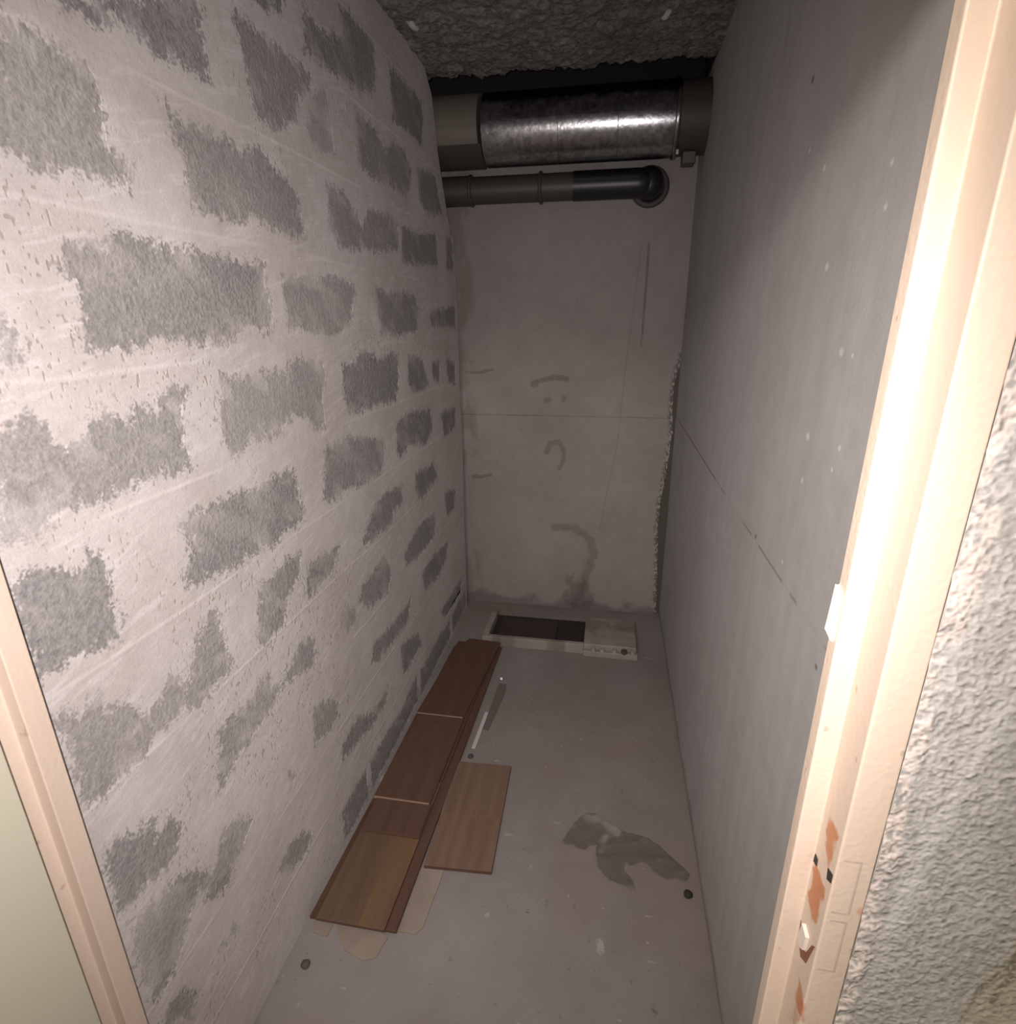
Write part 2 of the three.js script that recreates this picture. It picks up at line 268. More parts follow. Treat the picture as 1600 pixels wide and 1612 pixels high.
// ------------------------------------------------------------------ back wall
const RAG = [[0.315, 2.31], [0.315, 1.32], [0.300, 1.26], [0.289, 1.2], [0.284, 1.13], [0.286, 1.04], [0.294, 0.95], [0.288, 0.84], [0.276, 0.7], [0.264, 0.6], [0.262, 0.5], [0.27, 0.38], [0.28, 0.2], [0.287, 0.05], [0.288, 0]];
const backSurf = surface(1024, 1536, -1.05, 0.45, 0, 2.35, (x, y, i, j) => {
  const grit = hash(i, j, 203), big = fbm(x * 3, y * 3, 205, 4), mid = fbm(x * 22, y * 22, 207, 3), fine = vnoise(x * 200, y * 200, 209);
  let c = mix3([0.262, 0.232, 0.22], [0.312, 0.285, 0.266], clamp(big * 1.7 - 0.35));
  const g = 1 + 0.14 * (mid - 0.5) + 0.06 * (fine - 0.5) + 0.05 * (grit - 0.5);
  const dark = (t, k = [0.12, 0.10, 0.085]) => { c = mix3(c, k, clamp(0.75 * t)); };
  const w = 0.012 * (fbm(x * 40, y * 40, 211, 2) - 0.5);
  // level line, vertical gouge, arc, hook and finger marks
  const yl = 1.018; if (Math.abs(y - yl) < 0.006) dark(0.75 * (1 - sstep(0.0015, 0.004, Math.abs(y - yl))) * (0.55 + 0.45 * sstep(0.35, 0.6, fbm(x * 7, 1, 213, 2))));
  dark(0.75 * (1 - sstep(0.003, 0.008, lineDist(x, y, [[0.131, 1.791], [0.13, 1.6], [0.127, 1.339]]))) * sstep(0.25, 0.5, fbm(x * 30, y * 9, 215, 2)));
  dark(0.35 * (1 - sstep(0.001, 0.004, lineDist(x, y, [[0.10, 1.75], [0.06, 1.2], [0.045, 0.9], [0.0, 0.6], [-0.02, 0.45]]))));
  dark(0.7 * (1 - sstep(0.008, 0.018, lineDist(x, y, [[-0.361, 1.165], [-0.316, 1.189], [-0.256, 1.199], [-0.203, 1.193]]) + w)));
  dark(0.6 * (1 - sstep(0.010, 0.024, Math.hypot(x + 0.294, y - 1.092) + w)) + 0.6 * (1 - sstep(0.010, 0.022, Math.hypot((x + 0.218) * 1.4, y - 1.099) + w)));
  dark(0.6 * (1 - sstep(0.006, 0.016, lineDist(x, y, [[-0.296, 0.84], [-0.278, 0.887], [-0.235, 0.895], [-0.209, 0.849], [-0.214, 0.791], [-0.232, 0.759]]) + w)));
  dark(0.6 * (1 - sstep(0.003, 0.010, lineDist(x, y, [[-0.69, 1.222], [-0.63, 1.215], [-0.56, 1.232]]) + w)) + 0.75 * (1 - sstep(0.004, 0.012, lineDist(x, y, [[-0.667, 0.703], [-0.63, 0.702], [-0.578, 0.716]]) + w)));
  // damp tide mark low on the wall
  const tide = lineDist(x, y, [[-0.25, 0.45], [-0.21, 0.453], [-0.145, 0.45], [-0.09, 0.42], [-0.063, 0.393], [-0.044, 0.324], [-0.06, 0.25], [-0.085, 0.17], [-0.101, 0.104], [-0.132, 0.026]]);
  dark(0.6 * (1 - sstep(0.006, 0.030, tide + 2 * w)), [0.115, 0.10, 0.08]);
  const blot = Math.hypot((x + 0.12) / 0.07, (y - 0.06) / 0.13) + 1.3 * (fbm(x * 25, y * 25, 217, 3) - 0.5); dark(0.7 * (1 - sstep(0.7, 1.2, blot)), [0.09, 0.077, 0.065]);
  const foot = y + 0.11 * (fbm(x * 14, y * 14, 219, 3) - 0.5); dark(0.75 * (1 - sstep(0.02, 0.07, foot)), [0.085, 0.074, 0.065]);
  // mortar and rust-brown smears beside the block wall
  const sm = x + 0.66 + 0.06 * (fbm(y * 9, x * 9, 221, 3) - 0.5); const patch = sstep(0.45, 0.6, fbm(x * 11, y * 5, 223, 3)); dark(0.55 * (1 - sstep(0.0, 0.045, sm)) * patch, [0.15, 0.115, 0.08]);
  // crumbly right edge
  let ex = 0.3; for (let k = 0; k + 1 < RAG.length; k++) if (y <= RAG[k][1] && y >= RAG[k + 1][1]) ex = mix(RAG[k][0], RAG[k + 1][0], (y - RAG[k][1]) / (RAG[k + 1][1] - RAG[k][1]));
  const crumb = ex - x; if (y < 1.35 && crumb < 0.035) { const n = vnoise(x * 160, y * 110, 225); c = mix3(c, n > 0.55 ? [0.36, 0.33, 0.285] : [0.07, 0.06, 0.05], 0.7 * (1 - sstep(0.008, 0.033, crumb + 0.012 * n))); }
  const spk = sstep(0.95, 0.98, vnoise(x * 60, y * 60, 227)); dark(0.4 * spk);
  return [c[0] * g, c[1] * g, c[2] * g, 0.5 + 0.3 * (mid - 0.5) + 0.3 * (fine - 0.5)];
});
{
  const w = thing('wall_back', 'bare grey brown concrete end wall behind the pipes', 'wall', null, 'structure');
  const m = matOf(backSurf, 0.0015), uv = g => setUV(g, (x, y) => backSurf.uv(x, y));
  mesh('wall_core', uv(box(-1.05, 0.42, 0, 2.58, ZB - 0.15, ZB - 0.012)), mat(0.09, 0.08, 0.067), w);
  const edge = ragged(RAG, 0.005, 777).slice(0, -30);
  const right = []; for (const p of edge) { if (p[1] <= 0.02) break; right.push([Math.min(p[0], 0.3145), p[1]]); }
  const g = new THREE.ExtrudeGeometry(pathShape([[-1.05, 0], [-1.05, 2.31], ...right, [0.288, 0]]), { depth: 0.0118, bevelEnabled: false }); g.translate(0, 0, ZB - 0.0118);
  mesh('render_coat', uv(g), m, w);
  const r = struct(mesh('wall_return', uv(box(-1.1, -0.95, 0, 2.58, ZB - 0.1, -2.2)), m), 'dark side wall behind the end of the block wall', 'wall');
}

// ------------------------------------------------------------------ floor and ceiling
const floorSurf = surface(1024, 1536, -1.0, 0.5, -2.8, -0.3, (x, z, i, j) => {
  const grit = hash(i, j, 303), big = fbm(x * 3.2, z * 3.2, 305, 4), mid = fbm(x * 26, z * 26, 307, 3), fine = vnoise(x * 260, z * 260, 309), cl = fbm(x * 9, z * 7, 311, 3);
  let c = mix3([0.193, 0.167, 0.158], [0.235, 0.211, 0.203], clamp(big * 1.7 - 0.35));
  const rust = sstep(0.52, 0.72, fbm(x * 3.5 + 7, z * 3.5, 313, 3)); c = mix3(c, [0.215, 0.168, 0.138], 0.55 * rust);
  const speck = sstep(0.94, 0.975, vnoise(x * 70, z * 70, 315)); c = mix3(c, [0.12, 0.105, 0.09], 0.55 * speck);
  const chip = sstep(0.955, 0.985, vnoise(x * 45 + 9, z * 45, 317)); c = mix3(c, [0.45, 0.42, 0.4], 0.4 * chip);
  for (const [a, b, r, l] of [[0.041, -0.993, 0.012, 1], [0.162, -0.877, 0.006, 0], [-0.147, -1.048, 0.004, 0]]) { const d = Math.hypot(x - a, (z - b) * 0.7) + 0.01 * (fine - 0.5); c = mix3(c, l ? [0.4, 0.37, 0.35] : [0.1, 0.08, 0.07], 0.7 * (1 - sstep(r * 0.5, r * 1.2, d))); }
  const g = 1 + 0.14 * (cl - 0.5) + 0.12 * (mid - 0.5) + 0.06 * (grit - 0.5);
  return [c[0] * g, c[1] * g, c[2] * g, 0.5 + 0.35 * (mid - 0.5) + 0.2 * (fine - 0.5) + 0.3 * (cl - 0.5)];
});
const floorMat = matOf(floorSurf, 0.002, { roughness: 0.85 });
struct(mesh('floor', setUV(box(-1.05, 0.42, -0.12, 0, ZB - 0.1, -0.43), (x, y, z) => floorSurf.uv(x, z)), floorMat), 'dusty grey cement floor of the narrow cellar', 'floor');

const ceilSurf = surface(1024, 1024, -1.0, 0.5, -2.8, -0.3, (x, z, i, j) => {
  const grit = hash(i, j, 403), lump = fbm(x * 90, z * 90, 405, 3), mid = fbm(x * 30, z * 30, 407, 3), big = fbm(x * 4, z * 4, 409, 3), fib = fbm(x * 160 + z * 60, z * 160 - x * 60, 411, 2);
  let c = mix3([0.13, 0.121, 0.115], [0.19, 0.175, 0.166], clamp(big * 1.6 - 0.3));
  const g = 1 + 1.1 * (lump - 0.5) + 0.7 * (fib - 0.5) + 0.2 * (grit - 0.5) + 0.3 * (mid - 0.5);
  c = [c[0] * g, c[1] * g, c[2] * g];
  for (const pts of [[[-0.65, -1.99], [-0.64, -2.03]], [[0.115, -2.08], [0.105, -2.12]]]) { const d = lineDist(x, z, pts); c = mix3(c, [0.6, 0.58, 0.53], 0.9 * (1 - sstep(0.006, 0.012, d))); }
  return [c[0], c[1], c[2], 0.5 + 0.8 * (lump - 0.5) + 0.3 * (fib - 0.5)];
});
{
  const w = thing('ceiling', 'rough dark grey sprayed concrete ceiling', 'ceiling', null, 'structure');
  const X0 = -1.0, X1 = 0.36, Z0 = -2.43, Z1 = -0.457, N = 150, M = 240;
  const g = new THREE.PlaneGeometry(X1 - X0, Z1 - Z0, N, M); g.rotateX(Math.PI / 2); g.translate((X0 + X1) / 2, CEIL, (Z0 + Z1) / 2);
  const p = g.attributes.position;
  for (let i = 0; i < p.count; i++) {
    const x = p.getX(i), z = p.getZ(i); p.setY(i, CEIL + 0.004 + 0.022 * (fbm(x * 34, z * 34, 421, 3) - 0.5) + 0.012 * (fbm(x * 6, z * 6, 423, 2) - 0.5));
    const e = (z - Z0) / (Z1 - Z0) * M; if (e < 3.5) { p.setZ(i, z + 0.09 * (fbm(x * 55, 2, 425, 3) - 0.5) * (1 - e / 5)); if (e < 0.5) p.setY(i, CEIL + 0.024); }
  }
  g.computeVertexNormals();
  mesh('sprayed_coat', setUV(g, (x, y, z) => ceilSurf.uv(x, z)), matOf(ceilSurf, 0.006), w);
  // the slab stops short of the end wall: a dark slot is left open above the duct
  mesh('slab', box(-1.1, 0.44, 2.322, 2.52, -2.36, -0.457), mat(0.2, 0.19, 0.18), w);
  const slotShade = mat(0.012, 0.011, 0.01);  // near-black colour paints the shade of the gap; side and back panels added for it
  mesh('slot_lid', box(-1.1, 0.44, 2.56, 2.62, ZB - 0.15, -2.38), slotShade, w);
  mesh('slot_shade_panel', box(XR - 0.006, XR + 0.012, 2.31, 2.56, ZB, -2.42), slotShade, w);
  mesh('slot_shade_panel', box(-0.95, 0.3, 2.312, 2.56, ZB - 0.01, ZB + 0.005), slotShade, w);
}
console.log('shell');

// ------------------------------------------------------------------ door wall, frame and leaf
const HEAD = 1.84;
const plasterSurf = surface(1024, 2048, 0.2, 1.3, 0, 2.34, (x, y, i, j) => {
  const grit = hash(i, j, 503), lump = 0.5 * vnoise(x * 420, y * 420, 505) + 0.5 * vnoise(x * 230, y * 230, 506), mid = fbm(x * 40, y * 30, 507, 3), big = fbm(x * 6, y * 6, 509, 3);
  let c = mix3([0.35, 0.337, 0.32], [0.415, 0.40, 0.385], clamp(big * 1.6 - 0.3));
  const g = 1 + 0.55 * (lump - 0.5) + 0.16 * (grit - 0.5) + 0.2 * (mid - 0.5);
  c = [c[0] * g, c[1] * g, c[2] * g];
  const strip = x - 0.237 - 0.012 - 0.014 * (fbm(x * 90, y * 45, 511, 3) - 0.5) * 2; c = mix3(c, [0.62, 0.54, 0.49], 0.75 * (1 - sstep(-0.004, 0.006, strip)) * sstep(0.25, 0.5, lump));
  const streak = lineDist(x, y, [[0.30, 1.30], [0.287, 1.16], [0.272, 1.05], [0.262, 0.95]]) + 0.02 * (mid - 0.5); c = mix3(c, [0.55, 0.54, 0.53], 0.5 * (1 - sstep(0.002, 0.012, streak)));
  // cracked old paint at the lower right
  const crack = Math.min(lineDist(x, y, [[0.37, 0.985], [0.36, 0.93], [0.345, 0.90], [0.337, 0.85]]), lineDist(x, y, [[0.385, 0.97], [0.365, 0.935], [0.355, 0.88]])) + 0.006 * (mid - 0.5);
  if (x > 0.335 && y < 1.0) { c = mix3(c, [0.38, 0.35, 0.26], 0.7 * sstep(0.34, 0.36, x + 0.25 * (0.93 - y) * 0.3 + 0.02 * (mid - 0.5)) * (1 - sstep(0.93, 0.98, y)) * (1 - sstep(0.12, 0.2, Math.hypot(x - 0.42, y - 0.86) + 0.15 * (mid - 0.5)))); c = mix3(c, [0.12, 0.105, 0.07], 0.75 * (1 - sstep(0.001, 0.005, crack)) * sstep(0.3, 0.5, lump)); }
  return [c[0], c[1], c[2], 0.5 + 0.8 * (lump - 0.5)];
});
const hallMat = mat(0.5, 0.47, 0.42);
{
  const w = thing('wall_front', 'grey roughcast wall beside the door frame', 'wall', null, 'structure');
  const s = pathShape([[-1.3, 0], [-0.685, 0], [-0.685, HEAD + 0.04], [0.232, HEAD + 0.04], [0.232, 0], [1.3, 0], [1.3, 2.34], [-1.3, 2.34]]);
  const g = new THREE.ExtrudeGeometry(s, { depth: 0.05, bevelEnabled: false }); g.translate(0, 0, -0.456);
  mesh('wall_core', g, hallMat, w);
  const pw = 1.062, ph = 2.33, pg = new THREE.PlaneGeometry(pw, ph, 340, 740); pg.translate(0.2375 + pw / 2, ph / 2, -0.4005);
  const p = pg.attributes.position;
  for (let i = 0; i < p.count; i++) { const x = p.getX(i), y = p.getY(i); p.setZ(i, -0.4015 + 0.0012 * (vnoise(x * 330, y * 330, 521) - 0.3) + (x < 0.252 ? 0.006 * (fbm(x * 60, y * 60, 523, 2) - 0.35) : 0)); }
  pg.computeVertexNormals();
  mesh('roughcast', setUV(pg, (x, y) => plasterSurf.uv(x, y)), matOf(plasterSurf, 0.003), w);
}
// painted steel frame: profile swept upwards, unrolled as (distance along the profile, height)
function sweep(profile, y0, y1, closed = true) {
  const pts = []; const n = profile.length, r = 0.0022;
  for (let i = 0; i < n; i++) {
    const a = profile[(i + n - 1) % n], b = profile[i], c = profile[(i + 1) % n];
    const la = Math.hypot(a[0] - b[0], a[1] - b[1]), lc = Math.hypot(c[0] - b[0], c[1] - b[1]), q = Math.min(r, la / 3, lc / 3);
    const p0 = [b[0] + (a[0] - b[0]) * q / la, b[1] + (a[1] - b[1]) * q / la], p1 = [b[0] + (c[0] - b[0]) * q / lc, b[1] + (c[1] - b[1]) * q / lc];
    for (let k = 0; k <= 3; k++) { const t = k / 3, u = 1 - t; pts.push([u * u * p0[0] + 2 * u * t * b[0] + t * t * p1[0], u * u * p0[1] + 2 * u * t * b[1] + t * t * p1[1]]); }
  }
  pts.push(pts[0]);
  const pos = [], uv = [], idx = []; let s = 0;
  for (let i = 0; i < pts.length; i++) { if (i) s += Math.hypot(pts[i][0] - pts[i - 1][0], pts[i][1] - pts[i - 1][1]); for (const y of [y0, y1]) { pos.push(pts[i][0], y, pts[i][1]); uv.push(s, y); } }
  for (let i = 0; i + 1 < pts.length; i++) { const a = 2 * i; idx.push(a, a + 1, a + 2, a + 1, a + 3, a + 2); }
  const g = new THREE.BufferGeometry(); g.setAttribute('position', new THREE.Float32BufferAttribute(pos, 3)); g.setAttribute('uv', new THREE.Float32BufferAttribute(uv, 2)); g.setIndex(idx); g.computeVertexNormals(); return g;
}
const paint = (x, y, s) => { const a = fbm(x * 60, y * 5, s, 3), b = vnoise(x * 300, y * 300, s + 3), c = mix3([0.56, 0.445, 0.355], [0.62, 0.505, 0.415], a); const sp = sstep(0.95, 0.98, vnoise(x * 90, y * 60, s + 5)); return { c: mix3(c, [0.36, 0.25, 0.17], 0.55 * sp), h: 0.5 + 0.25 * (b - 0.5) - 0.3 * sp }; };
// profile of the lock jamb, starting at the cellar side and running round the stop, the rebate and the face
const lockProfile = [[0.190, -0.457], [0.190, -0.440], [0.208, -0.440], [0.208, -0.400], [0.2372, -0.400], [0.2372, -0.457]];
const jambSurf = surface(256, 2048, 0, 0.2, 0, 1.9, (s, y) => {
  let { c, h } = paint(s, y, 601);
  // s: 0..0.017 stop edge, ..0.035 stop face, ..0.075 rebate, ..0.104 outer face
  const n = fbm(s * 130, y * 90, 611, 3), n2 = fbm(s * 60, y * 40, 613, 3);
  const rustIn = (s0, s1, y0, y1, k) => { const d = Math.max(s0 - s, s - s1, (y0 - y), (y - y1)) + 0.012 * (n - 0.5) + 0.012 * (n2 - 0.5); const t = k * (1 - sstep(-0.004, 0.002, d)); if (t > 0) { c = mix3(c, mix3([0.42, 0.13, 0.045], [0.50, 0.22, 0.09], n2), t); h -= 0.2 * t; } };
  rustIn(0.048, 0.066, 0.995, 1.035, 0.9); rustIn(0.040, 0.066, 0.925, 0.972, 0.95); rustIn(0.056, 0.072, 0.815, 0.845, 0.9); rustIn(0.060, 0.074, 0.79, 0.812, 0.7); rustIn(0.100, 0.106, 0.955, 0.985, 0.75);
  // pencilled outlines on the outer face beside the strike
  for (const [y0, y1] of [[0.958, 1.018], [0.886, 0.948]]) {
    const x0 = 0.078, x1 = 0.092, inY = y > y0 - 0.001 && y < y1 + 0.001;
    const e = Math.min(inY ? Math.abs(s - x1) : 9, s > x0 && s < x1 ? Math.min(Math.abs(y - y0), Math.abs(y - y1)) : 9);
    c = mix3(c, [0.30, 0.24, 0.21], 0.5 * (1 - sstep(0.0005, 0.0014, e)));
  }
  return [c[0], c[1], c[2], h];
});
const jambMat = matOf(jambSurf, 0.0008, { roughness: 0.42 });
{
  const f = thing('trim_1', 'cream painted steel door frame with rust around the lock strike', 'door frame', null, 'structure');
  const uvJ = g => { const a = g.attributes.uv; for (let i = 0; i < a.count; i++) a.setXY(i, ...jambSurf.uv(a.getX(i), a.getY(i))); return g; };
  const lock = mesh('lock_jamb', uvJ(sweep(lockProfile.slice().reverse().reverse(), 0, HEAD + 0.03)), jambMat, f);
  // ragged strike opening: dark pocket with torn metal lips
  const dk = mat(0.03, 0.025, 0.02), bent = mat(0.70, 0.6, 0.54, { roughness: 0.5 }), rusty = mat(0.2, 0.08, 0.04);
  const plate = (name, pts, y0, x, t, m) => { const g = new THREE.ExtrudeGeometry(pathShape(pts), { depth: t, bevelEnabled: false }); g.applyMatrix4(new THREE.Matrix4().makeBasis(new THREE.Vector3(0, 0, 1), new THREE.Vector3(0, 1, 0), new THREE.Vector3(-1, 0, 0))); g.translate(x, y0, -0.44); return mesh(name, g, m, lock); };
  plate('strike_hole', ragged([[0.030, 0], [0.038, 0.004], [0.038, 0.013], [0.028, 0.010]], 0.001, 631), 0.985, 0.2079, 0.0006, dk);
  plate('strike_hole', ragged([[0.002, 0], [0.009, 0.002], [0.008, 0.009], [0.002, 0.009]], 0.001, 633), 0.972, 0.2079, 0.0006, dk);
  plate('strike_slot', ragged([[0.002, 0.028], [0.006, 0.008], [0.017, -0.002], [0.028, 0.006], [0.036, 0.040], [0.032, 0.036], [0.024, 0.014], [0.016, 0.008], [0.009, 0.014]], 0.0008, 635), 0.868, 0.2079, 0.0006, rusty);
  plate('strike_tongue', [[0.010, 0.016], [0.016, 0.010], [0.023, 0.016], [0.024, 0.034], [0.012, 0.036]], 0.868, 0.2079, 0.0035, bent);
  // blob of white filler on the stop, at the cellar side
  { const g = new RoundedBoxGeometry(0.006, 0.044, 0.014, 6, 0.0025), p = g.attributes.position; for (let i = 0; i < p.count; i++) { const x = p.getX(i), y = p.getY(i), z = p.getZ(i); p.setXYZ(i, x + 0.004 * (fbm(y * 220, z * 220, 641, 2) - 0.5), y + 0.008 * (fbm(z * 260, x * 260, 643, 2) - 0.5), z + 0.007 * (fbm(y * 160, x * 200, 645, 2) - 0.5)); } g.computeVertexNormals(); g.translate(0.1895, 1.222, -0.4515); mesh('filler_blob', g, mat(0.8, 0.76, 0.7), f); }
  const hinge = [[-0.6885, -0.460], [-0.6885, -0.400], [-0.662, -0.400], [-0.662, -0.432], [-0.644, -0.432], [-0.644, -0.460]];
  mesh('hinge_jamb', uvPlain(sweep(hinge, 0, HEAD + 0.03)), plainPaint(), f);
  const hg = mergeGeometries([box(-0.644, 0.19, HEAD, HEAD + 0.042, -0.457, -0.44), box(-0.662, 0.208, HEAD + 0.018, HEAD + 0.042, -0.44, -0.40)]);
  mesh('head', hg, plainPaint(), f);
}
function uvPlain(g) { return g; }
function plainPaint() {
  if (!plainPaint.m) { const s = surface(256, 1024, 0, 0.4, 0, 1.9, (x, y) => { const { c, h } = paint(x, y, 651); return [c[0], c[1], c[2], h]; }, true); s.map.repeat.set(2.5, 1 / 1.9); s.bump.repeat.set(2.5, 1 / 1.9); plainPaint.m = matOf(s, 0.0008, { roughness: 0.42 }); }
  return plainPaint.m;
}
{
  const d = thing('door_1', 'cream painted door leaf standing open at the left', 'door', null, 'structure');
  mesh('leaf', rbox(-0.657, -0.617, 0.012, HEAD - 0.004, -0.387, 0.47, 0.002), mat(0.44, 0.415, 0.325, { roughness: 0.5 }), d);
  for (const y of [0.25, 0.95, 1.6]) { const g = new THREE.CylinderGeometry(0.007, 0.007, 0.09, 14); g.translate(-0.667, y, -0.391); mesh('hinge', g, mat(0.5, 0.45, 0.4, { roughness: 0.4, metalness: 0.6 }), d); }
}

// ------------------------------------------------------------------ passage behind the camera
struct(mesh('floor_passage', box(-1.3, 1.3, -0.12, 0, -0.43, 2.2), mat(0.27, 0.25, 0.23)), 'cement floor of the passage outside the door', 'floor');
struct(mesh('ceiling_passage', box(-1.4, 1.4, 2.33, 2.48, -0.456, 2.3), mat(0.5, 0.48, 0.45)), 'painted ceiling of the passage outside the door', 'ceiling');
struct(mesh('wall_passage_left', box(-1.4, -1.3, 0, 2.33, -0.456, 2.3), hallMat), 'painted left wall of the passage', 'wall');
struct(mesh('wall_passage_right', box(1.3, 1.4, 0, 2.33, -0.456, 2.3), hallMat), 'painted right wall of the passage', 'wall');
struct(mesh('wall_passage_rear', box(-1.3, 1.3, 0, 2.33, 2.2, 2.3), hallMat), 'painted rear wall of the passage', 'wall');
{
  const l = thing('ceiling_lamp', 'round glass globe lamp hanging from the passage ceiling', 'lamp');
  l.position.set(LAMP.x, 2.33, LAMP.z);
  const base = new THREE.CylinderGeometry(0.045, 0.05, 0.02, 32); base.translate(0, -0.01, 0); mesh('ceiling_rose', base, mat(0.7, 0.7, 0.68, { roughness: 0.5 }), l);
  const dy = LAMP.y - 2.33, cord = new THREE.CylinderGeometry(0.003, 0.003, -dy - 0.10, 8); cord.translate(0, (dy + 0.07) / 2 - 0.005, 0); mesh('cord', cord, mat(0.1, 0.1, 0.1), l);
  const cap = new THREE.CylinderGeometry(0.02, 0.03, 0.04, 24); cap.translate(0, dy + 0.095, 0); mesh('socket', cap, mat(0.1, 0.1, 0.1), l);
  const globe = new THREE.SphereGeometry(0.08, 40, 24); globe.translate(0, dy, 0);
  mesh('glass_globe', globe, new THREE.MeshStandardMaterial({ color: 0xffffff, emissive: new THREE.Color().setRGB(...LAMP.colour), emissiveIntensity: 3, roughness: 0.4 }), l);
  const p = new THREE.PointLight(new THREE.Color().setRGB(...LAMP.colour), LAMP.power, 0, 2);
  p.position.set(0, dy, 0); p.castShadow = true; p.shadow.radius = 4; l.add(p);
}

// ------------------------------------------------------------------ ventilation duct and waste pipe
const zincSurf = surface(1024, 512, 0, 1.2, 0, 0.8, (x, s, i, j) => {
  const sp = vnoise(x * 75, s * 75, 701), sp2 = vnoise(x * 160, s * 160, 703), grit = hash(i, j, 705), dust = fbm(x * 6, s * 9, 707, 3);
  const g = 0.36 + 0.16 * (sp - 0.5) + 0.12 * (sp2 - 0.5) + 0.06 * (grit - 0.5) - 0.12 * sstep(0.5, 0.75, dust);
  return [g, g * 1.0, g * 1.02, 0.5 + 0.5 * (sp - 0.5) + 0.3 * (sp2 - 0.5)];
}, true);
function tubeX(r, x0, x1, seg = 64) { const g = new THREE.CylinderGeometry(r, r, x1 - x0, seg, 1, false); g.rotateZ(-Math.PI / 2); g.translate((x0 + x1) / 2, 0, 0); return setUV(g, (x, y, z) => [x / 1.2, Math.atan2(y, z) * r / 0.8]); }
{
  const d = thing('ventilation_duct', 'large round galvanised duct crossing below the ceiling', 'duct');
  d.position.set(0, 2.160, -2.545);
  const zinc = new THREE.MeshStandardMaterial({ map: zincSurf.map, bumpMap: zincSurf.bump, bumpScale: 0.0004, metalness: 1, roughness: 0.26 });
  const R = 0.124;
  mesh('duct_tube', tubeX(R, -0.53, 0.185), zinc, d);
  const rings = []; for (const x of [-0.24, -0.02]) { const t = new THREE.TorusGeometry(R, 0.0014, 6, 64); t.rotateY(Math.PI / 2); t.translate(x, 0, 0); rings.push(t); }
  mesh('seam', rings[0], zinc, d); mesh('seam', rings[1], zinc, d);
  const collar = new THREE.TorusGeometry(R + 0.001, 0.006, 10, 64); collar.rotateY(Math.PI / 2); collar.scale(1.6, 1, 1); collar.translate(0.19, 0, 0); mesh('collar', collar, zinc, d);
  const dull = new THREE.MeshStandardMaterial({ map: zincSurf.map, bumpMap: zincSurf.bump, bumpScale: 0.0004, metalness: 0.9, roughness: 0.55 });
  mesh('end_section', tubeX(R - 0.004, 0.19, 0.312), mat(0.065, 0.056, 0.05, { roughness: 0.6, metalness: 0.3 }), d);
  // wrapped sleeve at the block wall, with a loose strip of tape below
  const wrap = surface(256, 256, 0, 0.4, 0, 0.4, (x, s, i, j) => { const n = fbm(x * 30, s * 30, 711, 3), q = fbm(x * 4, s * 60, 713, 2); const g = 0.9 + 0.3 * (n - 0.5) + 0.25 * (q - 0.5); return [0.165 * g, 0.145 * g, 0.118 * g, 0.5 + 0.6 * (n - 0.5)]; }, true);
  const wm = matOf(wrap, 0.002, { roughness: 0.65 });
  mesh('wrapped_sleeve', tubeX(R + 0.003, -0.93, -0.545), wm, d);
  { const g = new THREE.CylinderGeometry(R + 0.005, R + 0.005, 0.21, 24, 1, true, 0, 1.0); g.rotateZ(-Math.PI / 2); g.rotateX(0.55); g.translate(-0.64, 0, 0); mesh('tape_strip', g, mat(0.045, 0.035, 0.028, { roughness: 0.7, side: THREE.DoubleSide }), d); }
  // hanging bracket under the right end
  mesh('bracket', rbox(0.222, 0.268, -0.156, -0.118, -0.02, 0.05, 0.003), mat(0.10, 0.085, 0.07, { roughness: 0.6 }), d);
  mesh('bolt', rbox(0.195, 0.206, -0.128, -0.112, 0.045, 0.062, 0.002), mat(0.5, 0.5, 0.5, { roughness: 0.4, metalness: 0.7 }), d);
}
{
  const d = thing('waste_pipe', 'thin dark waste pipe with black elbow below the duct', 'pipe');
  d.position.set(0, 1.972, -2.635);
  const grey = mat(0.052, 0.047, 0.039, { roughness: 0.5 }), black = mat(0.012, 0.0115, 0.014, { roughness: 0.4 });
  const R = 0.052;
  mesh('pipe', tubeX(R, -0.93, -0.17, 40), grey, d);
  for (const x of [-0.62, -0.325]) { const t = new THREE.TorusGeometry(R + 0.002, 0.0075, 10, 40); t.rotateY(Math.PI / 2); t.translate(x, 0, 0); mesh('joint_ring', t, grey, d); }
  mesh('socket', tubeX(R + 0.005, -0.76, -0.615, 40), grey, d);
  // black elbow: straight run, quarter bend into the wall, flange
  const pts = [[-0.172, 0], [-0.10, 0], [-0.02, 0], [0.04, 0]]; const curve = new THREE.CurvePath();
  curve.add(new THREE.LineCurve3(new THREE.Vector3(-0.19, 0, 0), new THREE.Vector3(0.06, 0, 0)));
  curve.add(new THREE.QuadraticBezierCurve3(new THREE.Vector3(0.06, 0, 0), new THREE.Vector3(0.118, 0, 0.0), new THREE.Vector3(0.118, -0.003, -0.066)));
  mesh('elbow', new THREE.TubeGeometry(curve, 50, R + 0.003, 32), black, d);
  const cap = new THREE.TorusGeometry(R + 0.014, 0.013, 12, 40); cap.translate(0.118, -0.003, -0.06); mesh('flange', cap, mat(0.06, 0.05, 0.048, { roughness: 0.6 }), d);
  const bulge = new THREE.SphereGeometry(R + 0.008, 32, 20); bulge.scale(1, 1, 0.8); bulge.translate(0.112, 0, -0.005); mesh('rubber_boot', bulge, black, d);
}

